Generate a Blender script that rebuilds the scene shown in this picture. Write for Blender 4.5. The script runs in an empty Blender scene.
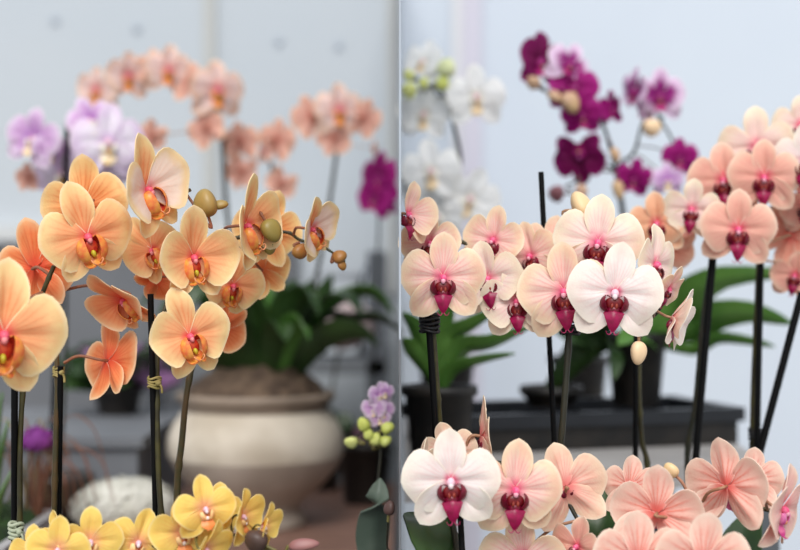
import bpy, math, random
from mathutils import Vector, Matrix, Euler, noise
random.seed(7)
SC = bpy.context.scene
COL = SC.collection
F = 1400.0            # focal length in pixels of the 800 px wide frame
CZ = 1.25             # camera height
PI = math.pi
def P(px, py, Y):     # point seen at (px, py) standing Y metres in front of the camera
    return Vector(((px-400.0)*Y/F, Y, CZ-(py-275.0)*Y/F))
def lin(c):
    out = []
    for v in c[:3]:
        v /= 255.0
        out.append(v/12.92 if v <= 0.04045 else ((v+0.055)/1.055)**2.4)
    return tuple(out)+(1.0,)
def R(d): return math.radians(d)

# ------------------------------------------------------------------ mesh builder
class MB:
    def __init__(s): s.v=[]; s.f=[]; s.m=[]; s.uv=[]; s.uv2=[]
    def grid(s, rows, mat=0, closed=False, flip=False, uv=None, uv2=None):
        b=len(s.v); n=len(rows[0])
        for i,r in enumerate(rows):
            for j,p in enumerate(r):
                s.v.append(tuple(p))
                s.uv.append(uv[i][j] if uv else (j/max(1,n-1), i/max(1,len(rows)-1)))
                s.uv2.append(uv2[i][j] if uv2 else (0.5,0.0))
        for i in range(len(rows)-1):
            for j in range(n if closed else n-1):
                a=b+i*n+j; c=b+i*n+(j+1)%n; d=b+(i+1)*n+(j+1)%n; e=b+(i+1)*n+j
                s.f.append((a,e,d,c) if flip else (a,c,d,e)); s.m.append(mat)
    def cap(s, ring, mat=0, flip=False):
        b=len(s.v)
        for p in ring:
            s.v.append(tuple(p)); s.uv.append((.5,.5)); s.uv2.append((.5,0))
        idx=tuple(range(b,b+len(ring)))
        s.f.append(idx[::-1] if flip else idx); s.m.append(mat)
    def box(s, lo, hi, mat=0, rot=None, piv=None):
        x0,y0,z0=lo; x1,y1,z1=hi
        vs=[Vector(p) for p in ((x0,y0,z0),(x1,y0,z0),(x1,y1,z0),(x0,y1,z0),(x0,y0,z1),(x1,y0,z1),(x1,y1,z1),(x0,y1,z1))]
        if rot is not None:
            pv=Vector(piv) if piv else Vector(((x0+x1)/2,(y0+y1)/2,(z0+z1)/2))
            vs=[pv+rot@(v-pv) for v in vs]
        for q in ((0,3,2,1),(4,5,6,7),(0,1,5,4),(1,2,6,5),(2,3,7,6),(3,0,4,7)):
            b=len(s.v)
            for k,i in enumerate(q):
                s.v.append(tuple(vs[i])); s.uv.append(((k in (1,2))*1.0,(k>1)*1.0)); s.uv2.append((.5,0))
            s.f.append((b,b+1,b+2,b+3)); s.m.append(mat)
    def tube(s, pts, rad, seg=8, mat=0, caps=True):
        pts=[Vector(p) for p in pts]
        n=len(pts)
        if not isinstance(rad,(list,tuple)): rad=[rad]*n
        t=(pts[1]-pts[0]).normalized()
        up=Vector((0,0,1)) if abs(t.z)<.9 else Vector((1,0,0))
        u=t.cross(up).normalized()
        rows=[]
        for i in range(n):
            t=(pts[min(i+1,n-1)]-pts[max(i-1,0)])
            t = t.normalized() if t.length>1e-9 else Vector((0,0,1))
            u=(u-t*u.dot(t))
            u = u.normalized() if u.length>1e-6 else t.orthogonal().normalized()
            w=t.cross(u)
            rows.append([pts[i]+(u*math.cos(2*PI*k/seg)+w*math.sin(2*PI*k/seg))*rad[i] for k in range(seg)])
        s.grid(rows, mat, closed=True)
        if caps:
            s.cap(rows[0],mat,flip=True); s.cap(rows[-1],mat)
    def lathe(s, prof, c, seg=32, mat=0):
        rows=[[Vector((c[0]+r*math.cos(2*PI*k/seg), c[1]+r*math.sin(2*PI*k/seg), c[2]+z)) for k in range(seg)] for r,z in prof]
        s.grid(rows, mat, closed=True)
        if prof[0][0]>1e-4: s.cap(rows[0],mat,flip=True)
        if prof[-1][0]>1e-4: s.cap(rows[-1],mat)
    def ellipsoid(s, c, rx, ry, rz, rot=None, mat=0, nu=14, nv=10, fn=None):
        rows=[]
        for i in range(nv+1):
            th=PI*i/nv
            r=[]
            for k in range(nu):
                ph=2*PI*k/nu
                k2=fn(th,ph) if fn else 1
                p=Vector((rx*math.sin(th)*math.cos(ph)*k2, ry*math.sin(th)*math.sin(ph)*k2, -rz*math.cos(th)))
                if rot is not None: p=rot@p
                r.append(Vector(c)+p)
            rows.append(r)
        s.grid(rows,mat,closed=True)
    def sheet(s, rows, thick, mat=0, matb=None, uv=None, uv2=None):
        """a thin sheet of real thickness: front, back and rim"""
        if matb is None: matb=mat
        nr=len(rows); nc=len(rows[0])
        back=[]
        for i in range(nr):
            r=[]
            for j in range(nc):
                a=rows[min(i+1,nr-1)][j]-rows[max(i-1,0)][j]
                b=rows[i][min(j+1,nc-1)]-rows[i][max(j-1,0)]
                n=b.cross(a)
                n=n.normalized() if n.length>1e-9 else Vector((0,-1,0))
                r.append(rows[i][j]-n*thick)
            back.append(r)
        s.grid(rows,mat,uv=uv,uv2=uv2)
        s.grid(back,matb,flip=True,uv=uv,uv2=uv2)
        for A,B,ua,ub,fl in ((rows[-1],back[-1],(uv or [0])[-1],(uv2 or [0])[-1],False),):
            s.grid([A,B],mat,uv=[ua,ua] if uv else None,uv2=[ub,ub] if uv2 else None,flip=fl)
        for j,fl in ((0,False),(nc-1,True)):
            A=[r[j] for r in rows]; B=[r[j] for r in back]
            s.grid([A,B],mat,flip=fl,uv=[[u[j] for u in uv]]*2 if uv else None,uv2=[[u[j] for u in uv2]]*2 if uv2 else None)
    def mesh(s, name, mats, smooth=True):
        me=bpy.data.meshes.new(name)
        me.from_pydata(s.v,[],s.f)
        for m in mats: me.materials.append(m)
        me.polygons.foreach_set('material_index',s.m)
        me.polygons.foreach_set('use_smooth',[smooth]*len(s.f))
        for nm,src in (('uv',s.uv),('pos',s.uv2)):
            l=me.uv_layers.new(name=nm)
            vi=[0]*len(me.loops); me.loops.foreach_get('vertex_index',vi)
            fl=[]
            for i in vi: fl.extend(src[i])
            l.data.foreach_set('uv',fl)
        me.update()
        return me
    def build(s, name, mats, parent=None, loc=None, smooth=True):
        """mesh object; vertices are in world space and are stored relative to the parent's (or own) base"""
        off=Vector((0,0,0))
        if parent is not None: off=world_base(parent)
        elif loc is not None: off=Vector(loc)
        s.v=[tuple(Vector(p)-off) for p in s.v]
        if not isinstance(mats,(list,tuple)): mats=[mats]
        o=bpy.data.objects.new(name, s.mesh(name,mats,smooth)); COL.objects.link(o)
        if parent is not None: o.parent=parent
        elif loc is not None: o.location=loc
        return o
def world_base(o):
    p=Vector(o.location)
    while o.parent: o=o.parent; p=p+Vector(o.location)
    return p
def spline(pts, n=8):
    pts=[Vector(p) for p in pts]
    if len(pts)==2: return [pts[0].lerp(pts[1],i/n) for i in range(n+1)]
    out=[]
    ext=[pts[0]*2-pts[1]]+pts+[pts[-1]*2-pts[-2]]
    for i in range(1,len(ext)-2):
        a,b,c,d=ext[i-1:i+3]
        for k in range(n):
            t=k/n
            out.append(.5*((2*b)+(c-a)*t+(2*a-5*b+4*c-d)*t*t+(3*b-a-3*c+d)*t**3))
    out.append(pts[-1]); return out
def thing(name,label,cat,loc,group=None):
    o=bpy.data.objects.new(name,None); COL.objects.link(o)
    o.empty_display_size=.05
    o.location=loc; o['label']=label; o['category']=cat
    if group: o['group']=group
    return o
def tag(o,label=None,cat=None,group=None,kind=None):
    for k,v in (('label',label),('category',cat),('group',group),('kind',kind)):
        if v: o[k]=v
    return o

# ------------------------------------------------------------------ materials
def new_mat(name):
    m=bpy.data.materials.new(name); m.use_nodes=True
    nt=m.node_tree; nt.nodes.clear()
    out=nt.nodes.new('ShaderNodeOutputMaterial')
    return m,nt,out
def mixc(nt,fac,a,b):
    n=nt.nodes.new('ShaderNodeMix'); n.data_type='RGBA'
    for sock,v in ((n.inputs['Factor'],fac),(n.inputs[6],a),(n.inputs[7],b)):
        if hasattr(v,'is_output') or isinstance(v,bpy.types.NodeSocket): nt.links.new(v,sock)
        else: sock.default_value=v
    return n.outputs[2]
def mth(nt,op,a,b=None,clamp=False):
    n=nt.nodes.new('ShaderNodeMath'); n.operation=op; n.use_clamp=clamp
    for i,v in enumerate((a,b)):
        if v is None: continue
        if isinstance(v,bpy.types.NodeSocket): nt.links.new(v,n.inputs[i])
        else: n.inputs[i].default_value=v
    return n.outputs[0]
def ramp(nt,v,a,b,lo=0.0,hi=1.0):
    n=nt.nodes.new('ShaderNodeMapRange'); n.interpolation_type='SMOOTHSTEP'
    nt.links.new(v,n.inputs[0])
    for i,x in enumerate((a,b,lo,hi)): n.inputs[i+1].default_value=x
    return n.outputs[0]
def noise_tex(nt,scale,detail=3,vec=None,rough=.5):
    n=nt.nodes.new('ShaderNodeTexNoise'); n.inputs['Scale'].default_value=scale; n.inputs['Detail'].default_value=detail
    n.inputs['Roughness'].default_value=rough
    if vec is not None: nt.links.new(vec,n.inputs['Vector'])
    return n.outputs['Fac']
def plain(name,c,rough=.6,c2=None,scale=30,metal=0,bump=0,spec=.4,trans=0,stretch=None,detail=4):
    m,nt,out=new_mat(name)
    p=nt.nodes.new('ShaderNodeBsdfPrincipled')
    p.inputs['Roughness'].default_value=rough; p.inputs['Metallic'].default_value=metal
    p.inputs['Specular IOR Level'].default_value=spec
    if c2 or bump:
        tc=nt.nodes.new('ShaderNodeTexCoord'); v=tc.outputs['Object']
        if stretch:
            mp=nt.nodes.new('ShaderNodeMapping'); mp.inputs['Scale'].default_value=stretch
            nt.links.new(v,mp.inputs['Vector']); v=mp.outputs[0]
        nz=noise_tex(nt,scale,detail,v)
        f=ramp(nt,nz,.35,.65)
        if c2: nt.links.new(mixc(nt,f,lin(c),lin(c2)),p.inputs['Base Color'])
        else: p.inputs['Base Color'].default_value=lin(c)
        if bump:
            b=nt.nodes.new('ShaderNodeBump'); b.inputs['Strength'].default_value=bump; b.inputs['Distance'].default_value=.002
            nt.links.new(nz,b.inputs['Height']); nt.links.new(b.outputs[0],p.inputs['Normal'])
    else: p.inputs['Base Color'].default_value=lin(c)
    sh=p.outputs[0]
    if trans:
        t=nt.nodes.new('ShaderNodeBsdfTranslucent'); t.inputs['Color'].default_value=lin(c)
        mx=nt.nodes.new('ShaderNodeMixShader'); mx.inputs[0].default_value=trans
        nt.links.new(sh,mx.inputs[1]); nt.links.new(t.outputs[0],mx.inputs[2]); sh=mx.outputs[0]
    nt.links.new(sh,out.inputs['Surface'])
    return m
def petal_mat(name,base,margin,blush,vein,vs=.35,br=(.42,.03),mr=(.72,1.0),nveins=17,trans=.34,mott=.25,bf=.9):
    """petal skin: colour of the blade, paler margin, blush at the throat and veins fanning from the claw"""
    m,nt,out=new_mat(name)
    u1=nt.nodes.new('ShaderNodeUVMap'); u1.uv_map='uv'
    s1=nt.nodes.new('ShaderNodeSeparateXYZ'); nt.links.new(u1.outputs[0],s1.inputs[0])
    u2=nt.nodes.new('ShaderNodeUVMap'); u2.uv_map='pos'
    s2=nt.nodes.new('ShaderNodeSeparateXYZ'); nt.links.new(u2.outputs[0],s2.inputs[0])
    t,r,d=s1.outputs[0],s1.outputs[1],s2.outputs[1]
    tc=nt.nodes.new('ShaderNodeTexCoord')
    oi=nt.nodes.new('ShaderNodeObjectInfo')
    off=nt.nodes.new('ShaderNodeVectorMath'); off.operation='ADD'
    nt.links.new(tc.outputs['Object'],off.inputs[0]); nt.links.new(oi.outputs['Random'],off.inputs[1])
    nz=noise_tex(nt,7,3,off.outputs[0])
    nzf=noise_tex(nt,45,2,off.outputs[0])
    # margin (irregular)
    rr=mth(nt,'ADD',r,mth(nt,'MULTIPLY',mth(nt,'SUBTRACT',nz,.5),.35))
    mg=ramp(nt,rr,mr[0],mr[1])
    c=mixc(nt,mg,lin(base),lin(margin))
    c=mixc(nt,mth(nt,'MULTIPLY',ramp(nt,nz,.45,.72),mott),c,lin(vein))
    # veins
    w=mth(nt,'ADD',mth(nt,'MULTIPLY',t,nveins*2*PI),mth(nt,'MULTIPLY',nz,3.0))
    w=mth(nt,'MULTIPLY',mth(nt,'ADD',mth(nt,'SINE',w),1),.5)
    w=mth(nt,'POWER',w,3.0)
    w=mth(nt,'MULTIPLY',w,mth(nt,'MULTIPLY',ramp(nt,r,1.0,.35),vs))
    w=mth(nt,'MULTIPLY',w,mth(nt,'ADD',mth(nt,'MULTIPLY',nzf,1.2),.3))
    c=mixc(nt,w,c,lin(vein))
    bl=mth(nt,'MULTIPLY',ramp(nt,mth(nt,'ADD',d,mth(nt,'MULTIPLY',mth(nt,'SUBTRACT',nz,.5),.12)),br[0],br[1]),bf)
    bl=mth(nt,'POWER',bl,1.6)
    c=mixc(nt,bl,c,lin(blush))
    rim=mth(nt,'MULTIPLY',ramp(nt,r,.90,.985),.55)
    c=mixc(nt,rim,c,lin([v*.45+255*.55*k for v,k in zip(margin,(1,.985,.93))]) if sum(margin)>560 else lin(margin))
    p=nt.nodes.new('ShaderNodeBsdfPrincipled')
    nt.links.new(c,p.inputs['Base Color']); p.inputs['Roughness'].default_value=.55
    p.inputs['Specular IOR Level'].default_value=.25
    b=nt.nodes.new('ShaderNodeBump'); b.inputs['Strength'].default_value=.10; b.inputs['Distance'].default_value=.01
    nt.links.new(mth(nt,'ADD',mth(nt,'MULTIPLY',nzf,.5),w),b.inputs['Height']); nt.links.new(b.outputs[0],p.inputs['Normal'])
    tr=nt.nodes.new('ShaderNodeBsdfTranslucent'); nt.links.new(c,tr.inputs['Color'])
    mx=nt.nodes.new('ShaderNodeMixShader'); mx.inputs[0].default_value=trans
    nt.links.new(p.outputs[0],mx.inputs[1]); nt.links.new(tr.outputs[0],mx.inputs[2])
    nt.links.new(mx.outputs[0],out.inputs['Surface'])
    return m

# ------------------------------------------------------------------ orchid flower kit (unit: petal tip to petal tip = 1)
OUT_PETAL=[(0,0),(.10,.03),(.36,.12),(.60,.27),(.68,.45),(.53,.68),(.27,.89),(.09,.98),(0,1.0)]
OUT_PETAL_LOW=[(0,0),(.08,.04),(.25,.14),(.47,.30),(.63,.53),(.57,.75),(.33,.92),(.11,.985),(0,1.0)]
OUT_SEPAL=[(0,0),(.10,.05),(.20,.20),(.30,.45),(.29,.70),(.18,.90),(0,1.0)]
OUT_NARROW=[(0,0),(.07,.05),(.14,.20),(.21,.45),(.20,.70),(.11,.91),(0,1.0)]
def outline(upper, lower, n):
    a=spline([Vector((x,y,0)) for x,y in upper],6); b=spline([Vector((-x,y,0)) for x,y in lower],6)
    pts=a[:-1]+b[::-1]
    # resample by arc length
    L=[0]
    for i in range(1,len(pts)): L.append(L[-1]+(pts[i]-pts[i-1]).length)
    out=[]; k=0
    for i in range(n):
        s=L[-1]*(0.02+0.96*i/(n-1))
        while k<len(L)-2 and L[k+1]<s: k+=1
        f=(s-L[k])/max(1e-9,L[k+1]-L[k]); out.append(pts[k].lerp(pts[k+1],f))
    return out
def blade(upper,lower,length,ang,z0,k,seed,mats,name,nt=25,nr=10):
    """k: dict tilt, recurve, cup, ripple, twist"""
    rnd=random.Random(seed); ph=rnd.uniform(0,6); sx=rnd.uniform(-20,20)
    O=outline(upper,lower,nt)
    d=Vector((math.cos(ang),0,math.sin(ang))); l=Vector((-math.sin(ang),0,math.cos(ang))); nv=Vector((0,-1,0))
    rows=[];uv=[];uv2=[]
    for i in range(nr):
        r=.05+.95*(i/(nr-1))
        row=[];u_=[];v_=[]
        for j,o in enumerate(O):
            x,y=o.x*r,o.y*r
            tt=j/(nt-1)
            z=k['tilt']*y-k['recurve']*y*y+k['cup']*x*x*2.0-k.get('groove',.05)*math.exp(-(x/.07)**2)*math.sin(min(1,y)*PI)
            z+=k['ripple']*(r**3)*math.sin(tt*PI*k.get('waves',5)+ph)*(.4+y)
            z+=k.get('twist',0)*x*y
            z+=.05*noise.noise(Vector((x*2.2+sx,y*2.2,seed*1.7)))
            p=(d*y+l*x+nv*(z+0.0))*length+nv*z0
            row.append(p); u_.append((tt,r)); v_.append((.5+x*.5,math.hypot(x,y)*length))
        rows.append(row);uv.append(u_);uv2.append(v_)
    # orientation so that the front faces -Y
    a=rows[-1][nt//2+3]-rows[0][nt//2]; b=rows[-1][nt//2+3]-rows[-1][nt//2-3]
    if b.cross(a).y>0:
        rows=[r[::-1] for r in rows]; uv=[u[::-1] for u in uv]; uv2=[u[::-1] for u in uv2]
    mb=MB(); mb.sheet(rows,.009,0,1,uv=uv,uv2=uv2)
    return mb.mesh(name,mats)
def shell(mb,c,sx,rx,ry,rz,mo,mi,thick=.010,a0=-1.75,a1=1.75,nu=12,nv=10,tilt=0,top=.12,yaw=0):
    """cupped side lobe: half shell, hollow towards the column (x = 0)"""
    rows=[];uv=[];pos=[]
    rot=Matrix.Rotation(yaw*sx,3,'Z')@Matrix.Rotation(tilt*sx,3,'Y')
    for i in range(nv+1):
        th=PI*(top+(1-2*top)*i/nv)
        row=[];q=[];w=[]
        for k in range(nu+1):
            ph=a0+(a1-a0)*k/nu
            p=rot@Vector((sx*rx*math.sin(th)*math.cos(ph), ry*math.sin(th)*math.sin(ph), rz*math.cos(th)))
            row.append(Vector(c)+p); q.append((k/nu,i/nv)); w.append((.5,1-i/nv))
        if sx>0: row.reverse(); q.reverse()
        rows.append(row);uv.append(q);pos.append(w)
    mb.sheet(rows,thick,mo,mi,uv=uv,uv2=pos)
def strip(mb,pts,widths,fold,mat,matb,thick=.010):
    """lip blade: tapering strip along pts, folded across"""
    rows=[];uv=[];pos=[]
    n=len(pts)
    for i,(p,w) in enumerate(zip(pts,widths)):
        t=(pts[min(i+1,n-1)]-pts[max(i-1,0)]).normalized()
        s=Vector((1,0,0)); nn=s.cross(t).normalized()
        if nn.y>0: nn=-nn
        row=[]
        for k in range(9):
            x=(k/8-.5)*2
            row.append(p+s*x*w-nn*fold*abs(x)*w)
        rows.append(row); uv.append([(k/8,i/(n-1)) for k in range(9)]); pos.append([(k/8,i/(n-1)) for k in range(9)])
    a=rows[-1][5]-rows[0][5]; b=rows[n//2][8]-rows[n//2][0]
    if b.cross(a).y>0: rows=[r[::-1] for r in rows]
    mb.sheet(rows,thick,mat,matb,uv=uv,uv2=pos)
def lip_mesh(style,mats,name):
    """mats: outer lobe, inner lobe, midlobe, midlobe back, callus, tendril"""
    mb=MB()
    if style=='golden':
        for sx in (-1,1):
            shell(mb,(sx*.050,-.095,-.135),sx,.115,.095,.140,0,1,tilt=.12,top=.05,yaw=.40)
        pts=spline([(0,-.03,-.10),(0,-.08,-.22),(0,-.13,-.275),(0,-.17,-.285)],4)
        n=len(pts); strip(mb,pts,[.06+.065*math.sin(PI*min(1,(i/(n-1))*1.1))*(1-.45*i/(n-1)) for i in range(n)],.35,2,3)
        mb.ellipsoid((0,-.095,-.18),.028,.035,.040,mat=4)
        mb.ellipsoid((0,-.05,-.12),.075,.035,.085,mat=1)
        for sx in (-1,1):
            c=spline([(sx*.012,-.165,-.285),(sx*.03,-.20,-.275),(sx*.055,-.205,-.245),(sx*.06,-.185,-.225),(sx*.045,-.175,-.235)],5)
            mb.tube(c,[.009*(1-.6*i/(len(c)-1)) for i in range(len(c))],6,5)
    elif style=='dark':
        for sx in (-1,1):
            shell(mb,(sx*.070,-.050,-.130),sx,.115,.075,.100,0,1,tilt=.35,top=.05,yaw=.75)
        pts=spline([(0,-.045,-.13),(0,-.085,-.19),(0,-.12,-.225),(0,-.145,-.30),(0,-.135,-.38),(0,-.105,-.45)],4)
        n=len(pts); W=[]
        for i in range(n):
            f=i/(n-1)
            W.append(.07 if f<.12 else (.07+.052*min(1,(f-.12)/.22) if f<.36 else .108*(1-(f-.36)/.64)**.70+.014))
        strip(mb,pts,W,.30,2,3)
        mb.ellipsoid((-.026,-.085,-.155),.020,.03,.036,mat=4)
        mb.ellipsoid((.026,-.085,-.155),.020,.03,.036,mat=4)
        mb.ellipsoid((.0,-.045,-.135),.11,.045,.085,mat=1)
        mb.ellipsoid((.0,-.07,-.205),.075,.035,.05,mat=0)
        for sx in (-1,1):
            c=spline([(sx*.010,-.105,-.445),(sx*.030,-.115,-.475),(sx*.058,-.12,-.468),(sx*.075,-.12,-.435)],5)
            mb.tube(c,[.0075*(1-.6*i/(len(c)-1)) for i in range(len(c))],6,5)
    else:   # small lip
        for sx in (-1,1):
            shell(mb,(sx*.05,-.06,-.10),sx,.06,.05,.085,0,1,tilt=.35)
        pts=spline([(0,-.035,-.10),(0,-.075,-.19),(0,-.11,-.25),(0,-.12,-.31)],4)
        n=len(pts); strip(mb,pts,[.045+.06*math.sin(PI*i/(n-1)) if i<n-1 else .02 for i in range(n)],.3,2,3)
        mb.ellipsoid((0,-.08,-.14),.03,.03,.03,mat=4)
        for sx in (-1,1):
            c=spline([(sx*.012,-.12,-.305),(sx*.03,-.135,-.325),(sx*.05,-.14,-.31)],4)
            mb.tube(c,[.007*(1-.6*i/(len(c)-1)) for i in range(len(c))],6,5)
    me=mb.mesh(name,mats); me['style']=style; return me
KITS={}
def make_kit(key,pet,sep,back,lips,col,style,ped,shape='round'):
    K=dict(var=[],col=col,ped=ped)
    forms=[dict(tilt=.22,recurve=.26,cup=-.14,ripple=.022,groove=.06),
           dict(tilt=.36,recurve=.28,cup=.04,ripple=.034,groove=.06),
           dict(tilt=.05,recurve=.22,cup=-.16,ripple=.035,groove=.06,twist=.08),
           dict(tilt=.66,recurve=.22,cup=.14,ripple=.030,groove=.05)]
    for v,f in enumerate(forms):
        s=hash_(key)+v*31; SP=OUT_SEPAL if shape!='long' else [(x*.9,y) for x,y in OUT_SEPAL]
        up,lo=(OUT_PETAL,OUT_PETAL_LOW)
        if shape=='slim':
            up=[(x*.92,y) for x,y in up]; lo=[(x*.90,y) for x,y in lo]
        sl=(.52,.56,-48) if shape!='long' else (.59,.51,-62)
        fs=dict(tilt=f['tilt']*.7,recurve=.20+f['recurve']*.5,cup=.35,ripple=.012,groove=.08)
        fd=dict(tilt=f['tilt']*.9,recurve=.15+f['recurve']*.4,cup=.25,ripple=.014,groove=.07)
        oj=random.Random(s)
        a=R(1+oj.uniform(-4,5))
        V=dict(petal_r=blade(lo,up,.50,a,.012,f,s+1,[pet,back],'petal'),
               petal_l=blade(up,lo,.50,PI-a,.012,f,s+2,[pet,back],'petal'),
               dorsal=blade(SP,SP,sl[0],R(90+oj.uniform(-5,5)),-.004,fd,s+3,[sep,back],'dorsal_sepal'),
               sep_r=blade(SP,SP,sl[1],R(sl[2]+oj.uniform(-5,5)),-.006,fs,s+4,[sep,back],'lateral_sepal'),
               sep_l=blade(SP,SP,sl[1],R(180-sl[2]+oj.uniform(-5,5)),-.006,fs,s+5,[sep,back],'lateral_sepal'),
               lip=lip_mesh(style,lips,'lip'))
        K['var'].append(V)
    KITS[key]=K
def hash_(s): return sum(ord(c)*(i+3) for i,c in enumerate(s))%997

class Plant:
    def __init__(s,name,label,cat,base,group=None):
        s.base=Vector(base); s.o=thing(name,label,cat,base,group); s.pts=[]
    def spike(s,pts,r0,r1,mat,name='flower_spike',nodes=0,attach=True):
        c=spline(pts,8); n=len(c)
        mb=MB(); mb.tube(c,[(r0+(r1-r0)*i/(n-1))*(1+(.25 if nodes and i%nodes==0 and i>0 else 0)) for i in range(n)],10,0)
        if attach: s.pts+=c
        return mb.build(name,mat,s.o)
    def stake(s,a,b,r,mat):
        mb=MB(); mb.tube(spline([a,b],6),r,10,0); return mb.build('stake',mat,s.o)
    def tie(s,c,r,mat,h=.008,knot=True,n=4):
        mb=MB()
        for i in range(n):
            z=(i/(n-1)-.5)*h
            ring=[Vector(c)+Vector((r*math.cos(a)*1.25,r*math.sin(a),z+.0012*math.sin(2*a+i))) for a in [2*PI*k/16 for k in range(17)]]
            mb.tube(ring,h/n*.55,6,0,caps=False)
        if knot:
            mb.ellipsoid(Vector(c)+Vector((r*.9,-r,0)),.003,.003,.003)
            mb.tube(spline([Vector(c)+Vector((r*.9,-r,0)),Vector(c)+Vector((r*1.6,-r*1.2,-.004)),Vector(c)+Vector((r*1.7,-r*1.2,-.010))],4),.0012,6)
        return mb.build('plant_tie',mat,s.o)
    def nearest(s,p):
        return min(s.pts,key=lambda q:(q-p).length) if s.pts else p+Vector((0,.03,-.03))
    def bud(s,px,py,w,h,Y,mat,ang=0,pm=None,attach=None,back=0,name='bud'):
        """ang: lean of the tip in the picture plane, 0 = up, 180 = hanging"""
        c=P(px,py,Y); k=Y/F
        rot=Matrix.Rotation(R(ang),3,'Y')@Matrix.Rotation(R(back),3,'X')
        def fn(th,ph): return (1-.10*(1+math.cos(3*ph))*math.sin(th))*(1-.18*math.cos(PI-th))
        mb=MB(); mb.ellipsoid(c,w*k/2*1.05,w*k/2*1.05,h*k/2,rot,0,nu=24,nv=14,fn=fn)
        root=c+rot@Vector((0,0,-h*k/2*.9))
        a=attach if attach is not None else s.nearest(root)
        mid=root+rot@Vector((0,0,-min(.012,(a-root).length*.4)))
        tb=spline([c+rot@Vector((0,0,-h*k/2*.7)),root,mid,a],5)
        mb.tube(tb,.0015 if Y<1.6 else .0017,8,1)
        return mb.build(name,[mat,pm or mat],s.o)
    def leaf(s,pts,w,mat,fold=.25,n=14,nx=9,name='leaf',roll=0):
        c=spline(pts,max(3,n//(len(pts)-1))); m=len(c)
        rows=[];uv=[]
        for i in range(m):
            f=i/(m-1)
            ww=w*.5*(math.sin(PI*min(1,.10+.90*f)**.85)**.7 if f<.999 else 0)+.0006
            t=(c[min(i+1,m-1)]-c[max(i-1,0)]).normalized()
            side=t.cross(Vector((0,0,1)))
            side=side.normalized() if side.length>.05 else Vector((1,0,0))
            up=side.cross(t).normalized()
            if up.z<0: up=-up; side=-side
            cr,sr=math.cos(R(roll)),math.sin(R(roll)); side,up=side*cr+up*sr,up*cr-side*sr
            rows.append([c[i]+side*x*ww+up*(fold*abs(x)*ww) for x in [(k/(nx-1)-.5)*2 for k in range(nx)]])
            uv.append([(k/(nx-1),f) for k in range(nx)])
        mb=MB(); mb.sheet(rows,.0018,0,0,uv=uv); return mb.build(name,mat,s.o)
    def pot(s,c,r0,r1,h,mat,soil,name='pot'):
        mb=MB(); mb.lathe([(r0*.96,0),(r0,.004),(r1,h-.014),(r1+.005,h-.012),(r1+.005,h),(r1-.003,h),(r1-.006,h-.012),(r0*.9,.010),(0.0001,.010)],c,32)
        mb.build(name,mat,s.o)
        m2=MB(); rows=[]
        for i in range(7):
            rr=(r1-.006)*i/6+.0001
            rows.append([Vector((c[0]+rr*math.cos(a),c[1]+rr*math.sin(a),c[2]+h-.014+.006*noise.noise(Vector((rr*60*math.cos(a),rr*60*math.sin(a),c[0]*9)))-(.004 if i==6 else 0))) for a in [2*PI*k/28 for k in range(28)]])
        m2.grid(rows,0,closed=True); m2.build('potting_bark',soil,s.o)
    def flower(s,px,py,w,yaw=0,pitch=0,roll=0,Y=1.4,kit='apricot',v=0,attach=None,small=False,skip=(),name='flower',lip_scale=1):
        K=KITS[kit]; V=K['var'][v%len(K['var'])]
        loc=P(px,py,Y); sc=w*Y/F
        y=R(yaw)-math.atan2(px-400,F)
        Rm=Matrix.Rotation(y,3,'Z')@Matrix.Rotation(R(pitch),3,'X')@Matrix.Rotation(R(roll),3,'Y')
        a=attach if attach is not None else s.nearest(loc+Rm@Vector((0,.2*sc,0)))
        al=Rm.transposed()@((a-loc)/sc)
        mb=MB()
        # column with hood and anther cap
        mb.ellipsoid((0,-.045,-.016),.042,.060,.050,mat=0,nu=14,nv=8)
        mb.ellipsoid((0,-.086,-.040),.027,.026,.034,mat=1,nu=12,nv=8)
        if al.length>1.6: al=al.normalized()*1.6
        d=al-Vector((0,.12,0))
        c=spline([Vector((0,.0,0)),Vector((0,.12,.0)),Vector((0,.12,0))+d*.5+Vector((0,.10*min(1,d.length),.06)),al],6)
        mb.tube(c,min(.022,.0016/sc) if not small else .020,8,2)
        o=bpy.data.objects.new(name,mb.mesh(name,[K['col'][0],K['col'][1],K['ped']])); COL.objects.link(o)
        o.parent=s.o; o.location=loc-s.base; o.rotation_euler=Rm.to_euler(); o.scale=(sc,)*3
        rnd=random.Random(int(px*7+py*13))
        for nm,key in (('dorsal_sepal','dorsal'),('lateral_sepal','sep_l'),('lateral_sepal','sep_r'),('petal','petal_l'),('petal','petal_r'),('lip','lip')):
            if key in skip: continue
            c=bpy.data.objects.new(nm,V[key]); COL.objects.link(c); c.parent=o
            if key=='lip': c.scale=(lip_scale*(.9 if 'dark' in V['lip'].get('style','') else 1)*(.6 if math.cos(R(yaw))<-.3 else 1),)*3
            else: c.rotation_euler=(R(rnd.uniform(-5,5)),R(rnd.uniform(-4,4)),R(rnd.uniform(-5,5)))
        return o
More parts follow.
